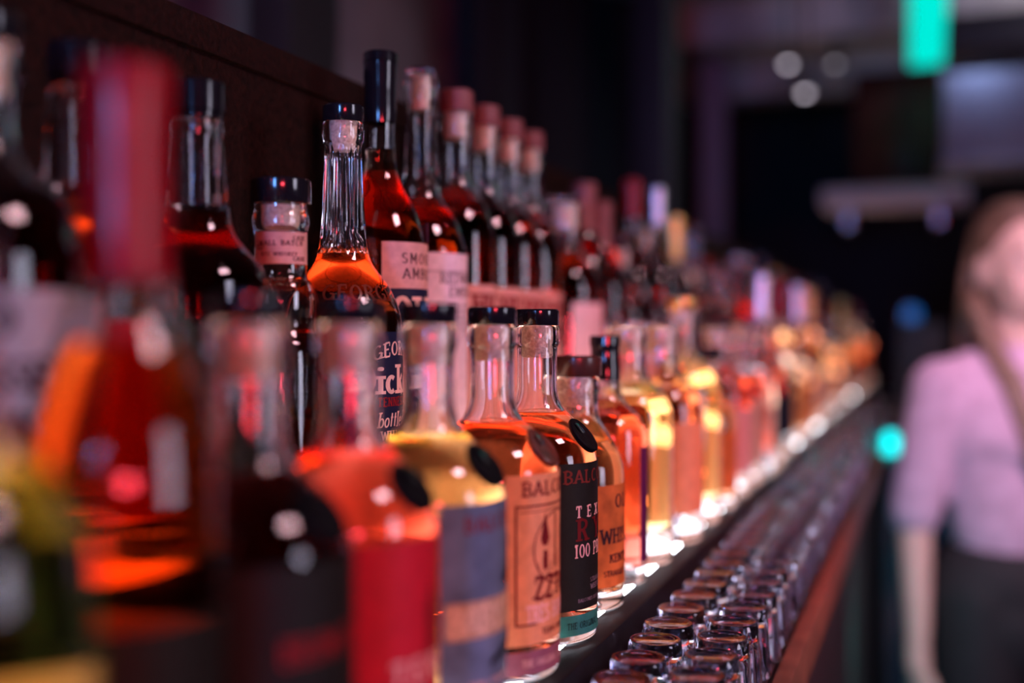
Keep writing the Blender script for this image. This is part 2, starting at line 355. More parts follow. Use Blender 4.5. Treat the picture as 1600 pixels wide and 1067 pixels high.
# ------------------------------------------------------------------ bottle kinds: outer profile (radius, height), all in metres
KIND = {
 'stout':  dict(prof=[(0,.0015),(.034,.001),(.0395,0),(.0415,.003),(.0415,.02),(.0415,.07),(.0415,.116),(.0408,.124),(.0375,.134),(.031,.1425),(.023,.149),(.0172,.155),(.0143,.164),(.0137,.175),(.0137,.1965),(.0158,.1985),(.0158,.2095),(.0148,.2108)],
             neck_in=.0112, t=.003, base=.014, level=.1515, top=.2108, sh=.157, cap=(.0152,.2110,.2220), corkz=.189),
 'fluted': dict(prof=[(0,.002),(.034,.001),(.040,0),(.042,.003),(.042,.06),(.042,.112),(.0405,.122),(.0365,.133),(.0295,.1445),(.0225,.153),(.0185,.160),(.0165,.172),(.0145,.200),(.0130,.238),(.0128,.240),(.0146,.2425),(.0146,.2545),(.0138,.2558)],
             neck_in=.0100, t=.003, base=.012, level=.163, top=.2558, sh=.162, cap=(.0146,.256,.2680), corkz=.236, flute=(.162,.238,16,.10)),
 'capsule': dict(prof=[(0,.003),(.030,.001),(.0345,0),(.0365,.003),(.0365,.08),(.0365,.165),(.0352,.180),(.0315,.194),(.0255,.207),(.0185,.218),(.0138,.228),(.0118,.240),(.0114,.262),(.0113,.300),(.0125,.302),(.0125,.316),(.0118,.3175)],
             neck_in=.0088, t=.0028, base=.012, level=.250, top=.3175, sh=.235, cap=(.0135,.270,.325), corkz=.29, capsule=True),
 'cone':   dict(prof=[(0,.003),(.032,.001),(.037,0),(.039,.003),(.039,.08),(.039,.172),(.0375,.184),(.0335,.197),(.027,.208),(.0205,.2165),(.0172,.224),(.0150,.245),(.0125,.275),(.0108,.298),(.0140,.301),(.0145,.322),(.0138,.3235)],
             neck_in=.0085, t=.0028, base=.012, level=.211, top=.3235, sh=.224, cap=(.0125,.3237,.3310), corkz=.296),
 'tall':   dict(prof=[(0,.003),(.032,.001),(.034,0),(.036,.003),(.036,.08),(.036,.190),(.0347,.204),(.031,.217),(.0255,.227),(.0195,.235),(.0160,.243),(.0145,.255),(.0142,.292),(.0155,.294),(.0155,.306),(.0148,.3075)],
             neck_in=.0112, t=.003, base=.013, level=.226, top=.3075, sh=.240, cap=(.0160,.3077,.3280), corkz=.285),
 'jack':   dict(prof=[(0,.003),(.034,.001),(.038,0),(.040,.003),(.040,.07),(.040,.135),(.0385,.143),(.033,.151),(.0255,.159),(.0195,.168),(.0178,.182),(.0160,.205),(.0142,.222),(.0150,.224),(.0150,.229),(.0135,.2305),(.0135,.236)],
             neck_in=.0100, t=.0028, base=.012, level=.178, top=.236, sh=.168, cap=(.0155,.2310,.2530), corkz=.226, capsule=True),
 'jar':    dict(prof=[(0,.002),(.022,.001),(.0255,0),(.027,.003),(.027,.05),(.027,.098),(.0225,.106),(.0200,.112),(.0212,.120),(.0218,.128),(.0212,.138),(.0165,.1425),(.0163,.150),(.0163,.172),(.0180,.175),(.0180,.181),(.0165,.184),(.0165,.189)],
             neck_in=.0125, t=.003, base=.010, level=.118, top=.189, sh=.135, cap=(.0192,.1895,.2050), corkz=.176),
 'slope':  dict(prof=[(0,.004),(.026,.001),(.0300,0),(.0318,.003),(.0318,.08),(.0318,.150),(.0312,.165),(.029,.180),(.0245,.196),(.019,.208),(.0152,.219),(.0135,.232),(.0130,.250),(.0130,.272),(.0140,.274),(.0140,.284),(.0132,.2855)],
             neck_in=.0100, t=.0028, base=.015, level=.204, top=.2855, sh=.222, cap=(.0152,.2240,.2960), corkz=.262, capsule=True),
 'bell':   dict(prof=[(0,.003),(.034,.001),(.0395,0),(.0415,.003),(.0415,.07),(.0415,.130),(.0405,.146),(.0365,.160),(.029,.170),(.021,.1765),(.0165,.183),(.0145,.192),(.0142,.215),(.0158,.217),(.0158,.228),(.0150,.2295)],
             neck_in=.0112, t=.003, base=.024, level=.168, top=.2295, sh=.184, cap=(.0160,.2297,.2430), corkz=.208),
 'short':  dict(prof=[(0,.002),(.030,.001),(.0355,0),(.0375,.003),(.0375,.05),(.0375,.098),(.0365,.108),(.0300,.124),(.0235,.134),(.0195,.140),(.0180,.146),(.0180,.160),(.0195,.162),(.0195,.171),(.0185,.1725)],
             neck_in=.0145, t=.003, base=.012, level=.124, top=.1725, sh=.142, cap=(.0205,.1727,.1880), corkz=.150),
 'flask':  dict(prof=[(0,.002),(.030,.001),(.0335,0),(.035,.003),(.035,.05),(.035,.118),(.034,.128),(.030,.136),(.0225,.143),(.0160,.149),(.0130,.157),(.0122,.165),(.0122,.180),(.0110,.182),(.0110,.196)],
             neck_in=.0088, t=.0028, base=.013, level=.1375, top=.196, sh=.152, cap=(.0128,.1660,.2030), corkz=.188, capsule=True),
 'wide':   dict(prof=[(0,.003),(.036,.001),(.040,0),(.042,.003),(.042,.06),(.042,.128),(.0405,.140),(.0355,.150),(.028,.157),(.0215,.162),(.0190,.168),(.0180,.176),(.0180,.196),(.0198,.198),(.0198,.208),(.0190,.2095)],
             neck_in=.0150, t=.003, base=.028, level=.150, top=.2095, sh=.166, cap=(.0195,.2097,.2160), corkz=.186),
 'wine':   dict(prof=[(0,.006),(.030,.001),(.035,0),(.0365,.003),(.0365,.08),(.0365,.175),(.0352,.190),(.031,.204),(.0245,.217),(.0185,.229),(.0155,.240),(.0140,.252),(.0138,.285),(.0148,.287),(.0148,.296),(.0140,.2975)],
             neck_in=.0108, t=.0028, base=.014, level=.236, top=.2975, sh=.236, cap=(.0150,.2380,.3000), corkz=.28, capsule=True),
}
_mesh = {}
def r_at(prof, z):
    best = None
    for (r0, z0), (r1, z1) in zip(prof, prof[1:]):
        if min(z0, z1) <= z <= max(z0, z1) and abs(z1-z0) > 1e-7:
            r = r0+(r1-r0)*(z-z0)/(z1-z0)
            if best is None or r > best: best = r
    return best if best is not None else prof[-1][0]

def kind_meshes(kind, seg):
    key = (kind, seg)
    if key in _mesh: return _mesh[key]
    k = KIND[kind]; pr = chaikin(k['prof'], 2); fl = k.get('flute')
    t, lv, top, ni, sh = k['t'], k['level'], k['top'], k['neck_in'], k['sh']
    def rin(z): return ni if z >= sh+.012 else max(ni, r_at(pr, z)-t)
    inner = []; n = 18
    for i in range(n+1): z = top-.0006+(lv-top+.0006)*i/n; inner.append((rin(z), z))
    inner[0] = (ni+.0006, top)
    glass_me = lathe_mesh(kind+'_glass', pr + [p for p in inner] + [(0, lv)], seg, fl)
    lq = [(0, k['base']+.004), (.018, k['base']+.001)]
    z0 = k['base']; lq.append((rin(z0+.002)-.003, z0)); m = 22
    for i in range(m+1):
        z = z0+.002+(lv-.0003-z0-.002)*i/m; lq.append((rin(z), z))
    lq += [(0, lv-.0003)]
    liq_me = lathe_mesh(kind+'_liquid', lq, seg)
    cr, c0, c1 = k['cap']
    if k.get('capsule'):
        cp = [(max(r_at(pr, c0), 0)+.0004, c0)]
        for i in range(1, 9):
            z = c0+(min(c1, top)-c0)*i/8; cp.append((max(cr*.93, r_at(pr, z)+.0006) if z < top else cr, z))
        cp += [(cr, top-.001), (cr, c1-.0012), (cr-.0012, c1), (0, c1), (0, c1-.001)]
        cp = [(0, c1-.0012)][:0] + cp
        cap_me = lathe_mesh(kind+'_cap', cp[:-1], seg)
    else:
        cap_me = lathe_mesh(kind+'_cap', [(0, c0), (cr-.0006, c0), (cr, c0+.0008), (cr, c1-.0012), (cr-.0012, c1), (0, c1)], seg)
    cork_me = lathe_mesh(kind+'_cork', [(0, k['corkz']), (ni-.0016, k['corkz']), (ni-.0004, k['corkz']+.0015), (ni-.0004, top-.0005), (0, top-.0005)], 24)
    _mesh[key] = (glass_me, liq_me, cap_me, cork_me)
    return _mesh[key]

def bottle(name, kind, x, y, z, lq, cap, label, cat='bottle', seg=40, rz=0, glassm=None, cork=True, group=None, capname='cap'):
    e = empty(name, (x, y, z), R_(rz)); tag(e, label, cat, group)
    g, l, c, ck = kind_meshes(kind, seg)
    link('glass', g, glassm or GL, e)
    if lq: link('liquid', l, LQ[lq], e)
    if cap: link(capname, c, cap, e)
    if cork: link('cork', ck, CORK, e)
    return e

def rows_of(text_h, z0, z1, n):  # helper for rows of small print
    return [z0+(z1-z0)*i/max(1, n-1) for i in range(n)]

# ------------------------------------------------------------------ the setting
LOW = CZ-.208; UP = CZ-.110; CTR = CZ-.262
Y0, Y1 = -0.5, 5.0
YL = 0.42      # upper-step LEDs begin here, set back to keep the near bottles dim
YW = 0.0      # and those of the lower step here
DARKWALL = pbr('dark_plaster', (0.17, 0.17, 0.20), 0.8, var=0.4, scale=3, bump=0.2)
FLOORM = pbr('dark_floor', (0.02, 0.017, 0.02), 0.45, var=0.4, scale=4)
CEILM = pbr('dark_ceiling_paint', (0.06, 0.055, 0.06), 0.8, var=0.3, scale=3)
WOODD = pbr('dark_stained_wood', (0.045, 0.012, 0.009), 0.5, var=0.5, scale=160, bump=0.25)
TRIMW = pbr('orange_brown_wood_edge', (0.12, 0.06, 0.035), 0.5, var=0.35, scale=30)
POSTB = pbr('black_post_paint', (0.008, 0.008, 0.012), 0.6, var=0.3)
def struct(name, me, mt, parent=None):
    o = link(name, me, mt, parent)
    if not parent: o['kind'] = 'structure'
    return o
struct('floor', boxmesh('floor', -1.3, 4.0, -2.6, 7.0, -.05, 0), FLOORM)
struct('ceiling', boxmesh('ceiling', -1.3, 4.0, -2.6, 7.0, 2.95, 3.0), CEILM)
struct('wall_left', boxmesh('wall_left', -1.35, -1.3, -2.6, 7.0, 0, 2.95), DARKWALL)
struct('wall_far', boxmesh('wall_far', -1.3, 4.0, 7.0, 7.05, 0, 2.95), pbr('black_far_wall_paint', (0.012, 0.011, 0.016), 0.8, var=0.4, scale=2))
struct('wall_right', boxmesh('wall_right', 4.0, 4.05, -2.6, 7.0, 0, 2.95), DARKWALL)
struct('wall_behind', boxmesh('wall_behind', -1.3, 4.0, -2.65, -2.6, 0, 2.95), DARKWALL)

# ------------------------------------------------------------------ lit stepped bottle display
disp = empty('bottle_display', (0, 0, 0)); tag(disp, 'long stepped bottle display with glowing white lower step and red upper step', 'shelf')
WHITE_L = lit_acrylic('white_lit_acrylic', (0.86, 0.90, 1.0), 3.0)
EDGE_L = lit_acrylic('dim_acrylic_edge', (0.80, 0.84, 1.0), 0.22)
RED_L = lit_acrylic('red_lit_acrylic', (1.0, 0.58, 0.42), 3.6)
RISER_L = lit_acrylic('dim_lit_riser_acrylic', (1.0, 0.58, 0.46), 0.30)
DISPB = pbr('black_display_body', (0.006, 0.005, 0.006), 0.55, var=0.3, spec=.15)
link('lower_step', boxmesh('lower_step', -.326, -.2325, YW, Y1, LOW-.008, LOW), WHITE_L, disp)
link('unlit_step', boxmesh('unlit_step', -.326, -.2325, Y0, YW, LOW-.008, LOW), DISPB, disp)
link('unlit_upper_step', boxmesh('unlit_upper_step', -.455, -.324, Y0, YL, UP-.008, UP, .001), DISPB, disp)
link('step_edge', boxmesh('step_edge', -.2325, -.2255, YW, Y1, LOW-.008, LOW-.004), EDGE_L, disp)
ledm = boxmesh('led', -.0028, .0028, -.0028, .0028, -.0035, 0, .0005); LED = glow('cool_white_led', (0.86, 0.92, 1.0), 28)
for k in range(280): link('led', ledm, LED, disp, (-.229, YW+.01+k*.0176, LOW-.0004))
link('riser', boxmesh('riser', -.332, -.326, YW, Y1, LOW, UP-.008), RISER_L, disp)
link('upper_step', boxmesh('upper_step', -.455, -.324, YL, Y1, UP-.008, UP, .001), RED_L, disp)
link('front_lip', boxmesh('front_lip', -.2255, -.204, Y0, Y1, CTR+.0005, LOW-.0005, .001), DISPB, disp)
link('body', boxmesh('body', -.455, -.333, Y0, Y1, CTR+.0005, UP-.0085), DISPB, disp)

cnt = empty('bar_counter', (0, 0, 0)); tag(cnt, 'dark narrow back bar counter with orange-brown wooden edge below the display', 'counter')
link('top', boxmesh('top', -.46, -.108, Y0, Y1, CTR-.03, CTR, .001), pbr('black_counter_stone', (0.008, 0.005, 0.007), 0.3, spec=.25, var=0.6, scale=300, bump=0.3), cnt)
link('edge_trim', boxmesh('edge_trim', -.108, -.094, Y0, Y1, CTR-.034, CTR+.004, .003), TRIMW, cnt)
link('front_panel', boxmesh('front_panel', -.44, -.115, Y0, Y1, 0, CTR-.03), POSTB, cnt)
mat_o = link('bar_mat', boxmesh('bar_mat', -.194, -.110, Y0+.1, Y1-.1, CTR+.0003, CTR+.004, .001), pbr('black_rubber', (0.007, 0.004, 0.005), 0.35, spec=.3, var=0.7, scale=500, bump=0.8))
tag(mat_o, 'black rubber bar mat under the rows of shot glasses', 'bar mat')

pan = empty('back_panel', (0, 0, 0)); tag(pan, 'dark brown rough wooden back panel standing behind the upper bottles', 'panel')
LEATH = pbr('dark_brown_grained_board', (0.008, 0.002, 0.0014), 0.75, var=0.6, scale=220, bump=0.7, spec=.08)
link('board', boxmesh('board', -.49, -.462, Y0, Y1, CTR, CZ+.188), LEATH, pan)
link('top_rail', boxmesh('top_rail', -.492, -.458, Y0, Y1, CZ+.188, CZ+.212, .002), LEATH, pan)

# ------------------------------------------------------------------ front row of five stout bottles
def medal(e, mt=MEDAL):
    bm = bmesh.new(); lathe(bm, [(0, -.006), (.0120, -.006), (.0134, -.004), (.0138, -.0012), (.0130, -.0004), (.0118, -.0010), (0, -.0004)], 28)
    bmesh.ops.scale(bm, verts=bm.verts, vec=(1.0, .92, 1))
    M = Matrix.Rotation(R_(-4), 4, 'Z') @ Matrix.Translation((.0352, 0, .1378)) @ Matrix.Rotation(R_(50), 4, 'Y')
    bmesh.ops.transform(bm, verts=bm.verts, matrix=M)
    link('medallion', mesh_of(bm, 'medallion', 40), mt, e)['label'] = 'dark oval shoulder medallion'
RS = .0415
ROWX = -.253
def stout(y, lq, label):
    e = bottle('whisky_bottle', 'stout', ROWX, y, LOW, lq, BLACK, label, seg=64)
    medal(e, MEDAL_C if lq == 'orange' and y < .7 else MEDAL); return e

b5 = stout(.7424, 'orange', 'amber whisky bottle with black TEXAS 100 proof label and green strip')
l5 = label_part(b5, RS, -66, 66, .0225, .1195, LAB['black'])
text_part(l5, [('BALCONES', 0, .1065, .0085, dict(width=1.05, space=.28, th=.2))], RS, INK['bronze'])
text_part(l5, [('TEXAS', 0, .0835, .0075, dict(width=.95, space=.78, th=.19)), ('100 PROOF', 0, .0570, .0088, dict(width=.85, space=.12, th=.17))], RS, INK['pink'])
text_part(l5, [('RYE', 0, .0680, .0145, dict(width=1.0, space=.55, th=.2))], RS, INK['oxblood'])
text_part(l5, [('STRAIGHT', 0, .0395, .0028, dict(space=.2)), ('WHISKY', 0, .0345, .0035, dict(space=.2)), ('BALCONES DISTILLING WACO', 0, .0275, .0022, dict(space=.2))], RS, INK['grey'])
s5 = label_part(b5, RS, -66, 66, .0060, .0195, LAB['green'], 'label_strip')
text_part(s5, [('THE ORIGINAL TEXAS WHISKY', 3, .0105, .0042, dict(width=.8, space=.12, th=.14))], RS, INK['black'])

b4 = stout(.6562, 'orange', 'amber whisky bottle with tan label lettered in dark red over a mauve strip')
l4 = label_part(b4, RS, -58, 58, .0225, .1225, LAB['tan'])
text_part(l4, [('BALCONES', 0, .1100, .0085, dict(width=1.0, space=.26))], RS, INK['maroon'])
text_part(l4, [('ZZTOP', 0, .0490, .0125, dict(width=.92, space=.14, th=.2, serif=.22))], RS, INK['maroon'])
text_part(l4, [('TRES HOMBRES', 0, .0355, .0098, dict(width=.62, space=.08, th=.2))], RS, INK['pink'])
text_part(l4, [('TEXAS WHISKY', 0, .0275, .0035, dict(space=.16))], RS, INK['maroon'])
bm = bmesh.new()
for u in (-.0365, .0345): rect_on(bm, u, u+.0012, .034, .105, RS, .00036)
rect_on(bm, -.0365, .0357, .1035, .1047, RS, .00036); rect_on(bm, -.0365, -.022, .0340, .0352, RS, .00036)
rect_on(bm, -.034, .034, .1005, .1010, RS, .00036)
me = bpy.data.meshes.new('border'); bm.to_mesh(me); bm.free(); link('label_border', me, INK['maroon'], l4)
bm = bmesh.new()   # plain round emblem: ring, pointed drop, posts and hatching
for i in range(40):
    a, b = 2*math.pi*i/40, 2*math.pi*(i+1)/40
    poly_on(bm, [(.0245*math.cos(a), .0775+.0225*math.sin(a)), (.0245*math.cos(b), .0775+.0225*math.sin(b)), (.0235*math.cos(b), .0775+.0216*math.sin(b)), (.0235*math.cos(a), .0775+.0216*math.sin(a))], RS, .00037)
poly_on(bm, [(-.0185, .084), (-.0165, .080), (-.0125, .080), (-.0105, .084), (-.0125, .092), (-.0145, .100), (-.0165, .092)], RS, .00037)
rect_on(bm, -.0160, -.0130, .066, .077, RS, .00037); rect_on(bm, -.004, -.0025, .066, .098, RS, .00037)
for i in range(11): rect_on(bm, -.0205+.004*i, -.0200+.004*i, .064, .070+.003*(i % 3), RS, .00037)
for i in range(5): rect_on(bm, .007+.003*i, .0085+.003*i, .066, .090-.004*i, RS, .00037)
me = bpy.data.meshes.new('emblem'); bm.to_mesh(me); bm.free(); link('emblem', me, INK['maroon'], l4)
s4 = label_part(b4, RS, -58, 58, .0050, .0190, LAB['mauve'], 'label_strip')
text_part(s4, [('THE ORIGINAL TEXAS WHISKY', 0, .0100, .0040, dict(width=.8, space=.12, th=.14))], RS, INK['pink'])

b3 = stout(.5615, 'gold', 'golden whisky bottle with blue-grey label and tan lettered band')
l3 = label_part(b3, RS, -58, 58, .0200, .1190, LAB['bluegrey'])
text_part(l3, [('BALCONES', 0, .1045, .0075, dict(width=1.0, space=.3))], RS, INK['red'])
d3 = label_part(l3, RS+.0003, -55, 57.8, .0500, .0690, LAB['tanband'], 'label_band', t=.0002)
text_part(l3, [('BABY BLUE', 0, .0525, .0140, dict(width=.78, space=.1, th=.26, serif=.3, proud=.0007))], RS, INK['tan'])
text_part(l3, [('TEXAS CORN WHISKY', -8, .0245, .0028, dict(space=.2))], RS, INK['pink'])
bm = bmesh.new()
rng = random.Random(4)
for (u, v, s) in ((.014, .088, .006), (.020, .094, .0055), (.010, .080, .005), (.022, .081, .006), (.004, .077, .004), (.016, .074, .005), (.026, .090, .005), (.024, .102, .004)):
    poly_on(bm, [(u+s*(.6+.5*rng.random())*math.cos(k*.9), v+s*(.6+.6*rng.random())*math.sin(k*.9)) for k in range(7)], RS, .0006)
for i in range(7): poly_on(bm, [(-.012+.006*i, .034+.0016*i), (-.006+.006*i, .0356+.0016*i), (-.006+.006*i, .040+.0022*i), (-.012+.006*i, .037+.0018*i)], RS, .0006)
rect_on(bm, .018, .0205, .040, .080, RS, .0008)
me = bpy.data.meshes.new('brush'); bm.to_mesh(me); bm.free(); link('brush_print', me, INK['black'], l3)

b2 = stout(.4706, 'red', 'blurred red-amber whisky bottle with crimson label beside the golden bottle')
l2 = label_part(b2, RS, -60, 60, .0150, .1150, LAB['red'])
text_part(l2, [('TEXAS', 0, .0520, .010, dict(space=.4)), ('TRUE BLUE', 0, .0320, .0100, dict(width=.8, space=.16, th=.26))], RS, INK['pink'])
bm = bmesh.new()
poly_on(bm, [(.000, .096), (.004, .082), (.003, .062), (-.003, .062), (-.004, .082)], RS, .0005)
rect_on(bm, -.010, .020, .016, .024, RS, .0005)
me = bpy.data.meshes.new('arrow_print'); bm.to_mesh(me); bm.free(); link('arrow_print', me, INK['maroon'], l2)

b1 = stout(.3880, 'black', 'strongly blurred dark whisky bottle with black label beside the red-capped bottle')
l1 = label_part(b1, RS, -115, 70, .0150, .1215, LAB['black'])
text_part(l1, [('BRIMSTONE', 0, .0850, .0090, dict(width=.8, space=.2))], RS, INK['scarlet'])
label_part(l1, RS+.0003, -40, 20, .0180, .0420, LAB['mauve'], 'label_band', t=.0002)

# the red-capped bottle, and the yellow one at the frame's corner
br = bottle('liqueur_bottle', 'slope', ROWX, .3140, LOW, 'umber', REDCAP, 'strongly blurred amber bottle with tall glossy red capsule, nearest tall bottle', seg=56, capname='red_capsule')
label_part(br, .0318, -150, 70, .0300, .1150, LAB['black'])
by = bottle('liqueur_bottle', 'bell', ROWX, .2360, LOW, 'yellow', BLACK, 'yellow liqueur bottle cut off at the lower left corner', seg=48)
label_part(by, .0415, -60, 60, .0250, .1050, LAB['red'])

# ------------------------------------------------------------------ front row, further along
b6 = bottle('whisky_bottle', 'short', ROWX, .832, LOW, 'amber', BROWN, 'short amber bottle with brown stopper and ornate orange label, next after the green-strip bottle', seg=40)
q = label_part(b6, .0375, -75, 60, .0180, .0930, LAB['orange'])
text_part(q, [('OLD', 0, .076, .010, dict(space=.3)), ('WHISKEY', 0, .050, .011, dict(width=.9)), ('KENTUCKY', 0, .036, .006), ('STRAIGHT BOURBON', 0, .026, .004)], .0375, INK['dark'])
b7 = bottle('whisky_bottle', 'flask', ROWX, .918, LOW, 'red', BLACK, 'red-amber bottle with tall black screw cap and purple label', seg=40, cork=False, capname='screw_cap')
label_part(b7, .035, -20, 75, .0180, .1120, LAB['purple'])
b8 = bottle('whisky_bottle', 'wide', ROWX-.004, 1.005, LOW, 'gold', CLEARCAP, 'golden bottle with clear stopper and wide shoulders, after the black screw cap', seg=40, capname='stopper')
label_part(b8, .042, -10, 80, .0250, .1050, LAB['cream'])
b9 = bottle('whisky_bottle', 'wide', ROWX+.002, 1.118, LOW, 'orange', CLEARCAP, 'orange whisky bottle with clear stopper and tan label on a glowing base', seg=40, capname='stopper')
label_part(b9, .042, -60, 70, .0300, .1180, LAB['tan'])
b10 = bottle('whisky_bottle', 'bell', ROWX, 1.235, LOW, 'gold', GOLDC, 'golden bottle with gold stopper between two clear-necked bottles', seg=32)
b11 = bottle('whisky_bottle', 'short', ROWX+.004, 1.345, LOW, 'amber', BLACK, 'small amber bottle with black stopper in the blurred middle of the lower step', seg=32)
label_part(b11, .0375, -60, 70, .0200, .0900, LAB['orange'])
b12 = bottle('whisky_bottle', 'wide', ROWX, 1.455, LOW, 'red', BLACK, 'red-amber bottle with pale pink label in the blurred middle of the lower step', seg=32)
label_part(b12, .042, -60, 70, .0300, .1100, LAB['pink'])

CAPN = [(BLACK, 'black'), (CLEARCAP, 'clear'), (CLEARCAP, 'clear'), (SILVER, 'silver'), (GOLDC, 'gold'), (PINKCAP, 'brown wooden'), (REDCAP, 'red'), (BLUEC, 'dark blue')]
LQN = {'amber': 'amber', 'orange': 'orange', 'gold': 'golden', 'red': 'red-brown', 'dark': 'dark brown', 'clear': 'clear'}
LBN = ['pink', 'cream', 'tan', 'black', 'orange', 'orange', 'red', 'navy', None, None, None]
rng = random.Random(29)
seen_labels = {}
def far_bottle(kinds, x, y, z, tier, lqs, capsn):
    kd = rng.choice(kinds); lq = rng.choice(lqs); cm, cn = rng.choice(capsn); lb = rng.choice(LBN)
    dist = 'middle distance' if y < 2.3 else 'far end'
    text = f'blurred {LQN[lq]} bottle with {cn} cap and {lb} label, {tier} step, {dist}' if lb else f'blurred unlabelled {LQN[lq]} bottle with {cn} cap, {tier} step, {dist}'
    e = bottle('whisky_bottle', kd, x, y, z, lq, cm, text, seg=24, rz=rng.uniform(-25, 25), cork=(y < 2.0 and not KIND[kd].get('capsule')), group=text)
    if not lb: return
    k = KIND[kd]; rb = max(p[0] for p in k['prof'])
    zt = [p[1] for p in k['prof'] if p[0] >= rb-1e-6][-1]
    zt = round(zt*rng.uniform(.86, .97), 3)
    label_part(e, rb, -55, 60, round(zt*.25, 3), zt, LAB[lb])
y = 1.565
while y < 4.85:
    far_bottle(['stout', 'bell', 'wide', 'short', 'flask', 'slope'], ROWX+rng.uniform(-.006, .006), y, LOW, 'lower', ['amber', 'orange', 'gold', 'gold', 'red', 'amber', 'clear'], CAPN)
    y += rng.uniform(.092, .112)

# ------------------------------------------------------------------ upper row
UX = -.394
# fluted-neck bottle
u3 = bottle('whisky_bottle', 'fluted', -.388, .714, UP, 'copper', BLACK, 'orange whisky bottle with fluted neck, embossed shoulder and navy label', seg=64)
pr = chaikin(KIND['fluted']['prof'], 2)
def sh_r(z): return r_at(pr, z)
t = text_part(u3, [('GEORGE', -40, .1300, .0105, dict(width=1.0, space=.22, th=.2))], sh_r, pbr('embossed_amber_glass', (0.10, 0.022, 0.012), 0.15, var=0.1), 'embossed_lettering')
ln = label_part(u3, .042, -62, 62, .0140, .1085, LAB['navy'])
text_part(ln, [('GEORGE', 0, .0925, .0095, dict(width=.95, space=.2, arch=.012)), ('Dickel', -5, .0660, .0200, dict(width=.92, space=.1, th=.24, serif=.22)), ('bottled in', 2, .0430, .0105, dict(width=.8, space=.05, th=.17, slant=.2))], .042, INK['pink'])
text_part(ln, [('TENNESSEE', 0, .0575, .0060, dict(width=.9, space=.18))], .042, INK['scarlet'])
text_part(ln, [('WHISKY', 0, .0345, .0062, dict(width=1.0, space=.3))], .042, INK['pink'])
# squat jar-shouldered bottle
u2 = bottle('whisky_bottle', 'jar', -.386, .628, UP, 'dark', BLACK, 'slim bottle with large black cap, paper neck band and bulged glass collar', seg=56)
nb = label_part(u2, .0163, -130, 40, .1510, .1715, LAB['pink'], 'neck_band')
text_part(nb, [('SMALL BATCH', -62, .1625, .0030, dict(space=.3)), ('RYE WHISKEY', -62, .1560, .0022, dict(space=.3)), ('CASK', -15, .1660, .0026, dict(space=.2)), ('CASK', -15, .1530, .0026, dict(space=.2)), ('OLD', -110, .1600, .003)], .0163, INK['dark'])
# capsule-topped tall bottle with old label
u4 = bottle('whisky_bottle', 'capsule', -.400, .796, UP, 'cognac', BLACK, 'tallest bottle with long black capsule and pink label over a navy band', seg=56, cork=False, capname='capsule')
l_ = label_part(u4, .0365, -62, 62, .0300, .1760, LAB['pink'])
text_part(l_, [('SMOOTH', 0, .1600, .0078, dict(width=1.0, space=.3, th=.15, serif=.1)), ('AMBLER', 0, .1485, .0078, dict(width=1.0, space=.3, th=.15, serif=.1))], .0365, INK['dark'])
bb = label_part(l_, .0368, -52, 62, .0980, .1410, LAB['navy'], 'label_band', t=.0002)
text_part(l_, [('Old', -18, .1080, .0270, dict(width=.75, space=.1, th=.26, serif=.25, proud=.0007)), ('Scout', 22, .1080, .0200, dict(width=.75, proud=.0007))][:1], .0365, INK['pink'])
tl = label_part(u4, .0365, 22, 60, .1780, .1930, LAB['mauve'], 'tax_strip')
# cone-neck bottle with white label
u5 = bottle('whisky_bottle', 'cone', -.404, .880, UP, 'cognac', CLEARCAP, 'red-amber bottle with clear glass stopper and white label behind the black capsule', seg=48, capname='stopper')
l_ = label_part(u5, .039, -66, 62, .0300, .1730, LAB['white'])
text_part(l_, [('REDWOOD', 0, .1480, .0085, dict(width=1.0, space=.2)), ('EMPIRE', 0, .1370, .0080, dict(width=1.0, space=.2))], .039, INK['grey'])
bm = bmesh.new()
for i in range(6):
    for j in range(-5+i, 6-i): poly_on(bm, [(j*.004-.0014, .131-.005*i), (j*.004+.0014, .131-.005*i), (j*.004, .1275-.005*i)], .039, .0004)
rect_on(bm, -.042, .042, .1575, .1582, .039, .0004)
me = bpy.data.meshes.new('tree_print'); bm.to_mesh(me); bm.free(); link('tree_print', me, INK['grey'], l_)
# four identical tall bottles
for i, (yy, wh) in enumerate(((.961, 'first'), (1.038, 'second'), (1.114, 'third'), (1.190, 'fourth'))):
    u = bottle('whisky_bottle', 'tall', -.406-.003*i, yy, UP, ['cognac', 'umber', 'umber', 'cognac'][i], PINKCAP, f'{wh} of four matching tall bottles with wooden stoppers and pink block-lettered labels', seg=40, group='four matching tall bottles')
    l_ = label_part(u, .036, -64, 64, .0300, .1500, LAB['pink'])
    text_part(l_, [('HIGH', 0, .122, .020, dict(width=.85, space=.12, th=.28, serif=.25)), ('WEST', 0, .096, .020, dict(width=.85, space=.12, th=.28, serif=.25))], .036, INK['red'])
# to the left, ever more blurred
u1 = bottle('whisky_bottle', 'jack', -.397, .556, UP, 'dark', BLACK, 'dark amber bottle with tapered neck behind the red capsule', seg=48, cork=False)
label_part(u1, .040, -60, 60, .0200, .1150, LAB['black'])
u0 = bottle('whisky_bottle', 'jack', -.400, .462, UP, 'amber', BLACK, 'blurred amber bottle with black cap, mostly hidden left of the red capsule', seg=48, cork=False)
label_part(u0, .040, -60, 60, .0200, .1150, LAB['red'])
um = bottle('whisky_bottle', 'bell', -.374, .372, UP, 'dark', BLACK, 'dark bottle with pale grey text label at the left frame edge', seg=48)
l_ = label_part(um, .0415, -110, 60, .0150, .1260, LAB['grey'])
text_part(l_, [('OLD', -48, .108, .012, dict(th=.3)), ('TENNESSEE', -48, .086, .012, dict(width=.8, th=.3)), ('SOUR MASH', -48, .066, .012, dict(width=.8, th=.3)), ('WHISKEY', -48, .046, .012, dict(width=.9, th=.3))], .0415, INK['dark'])

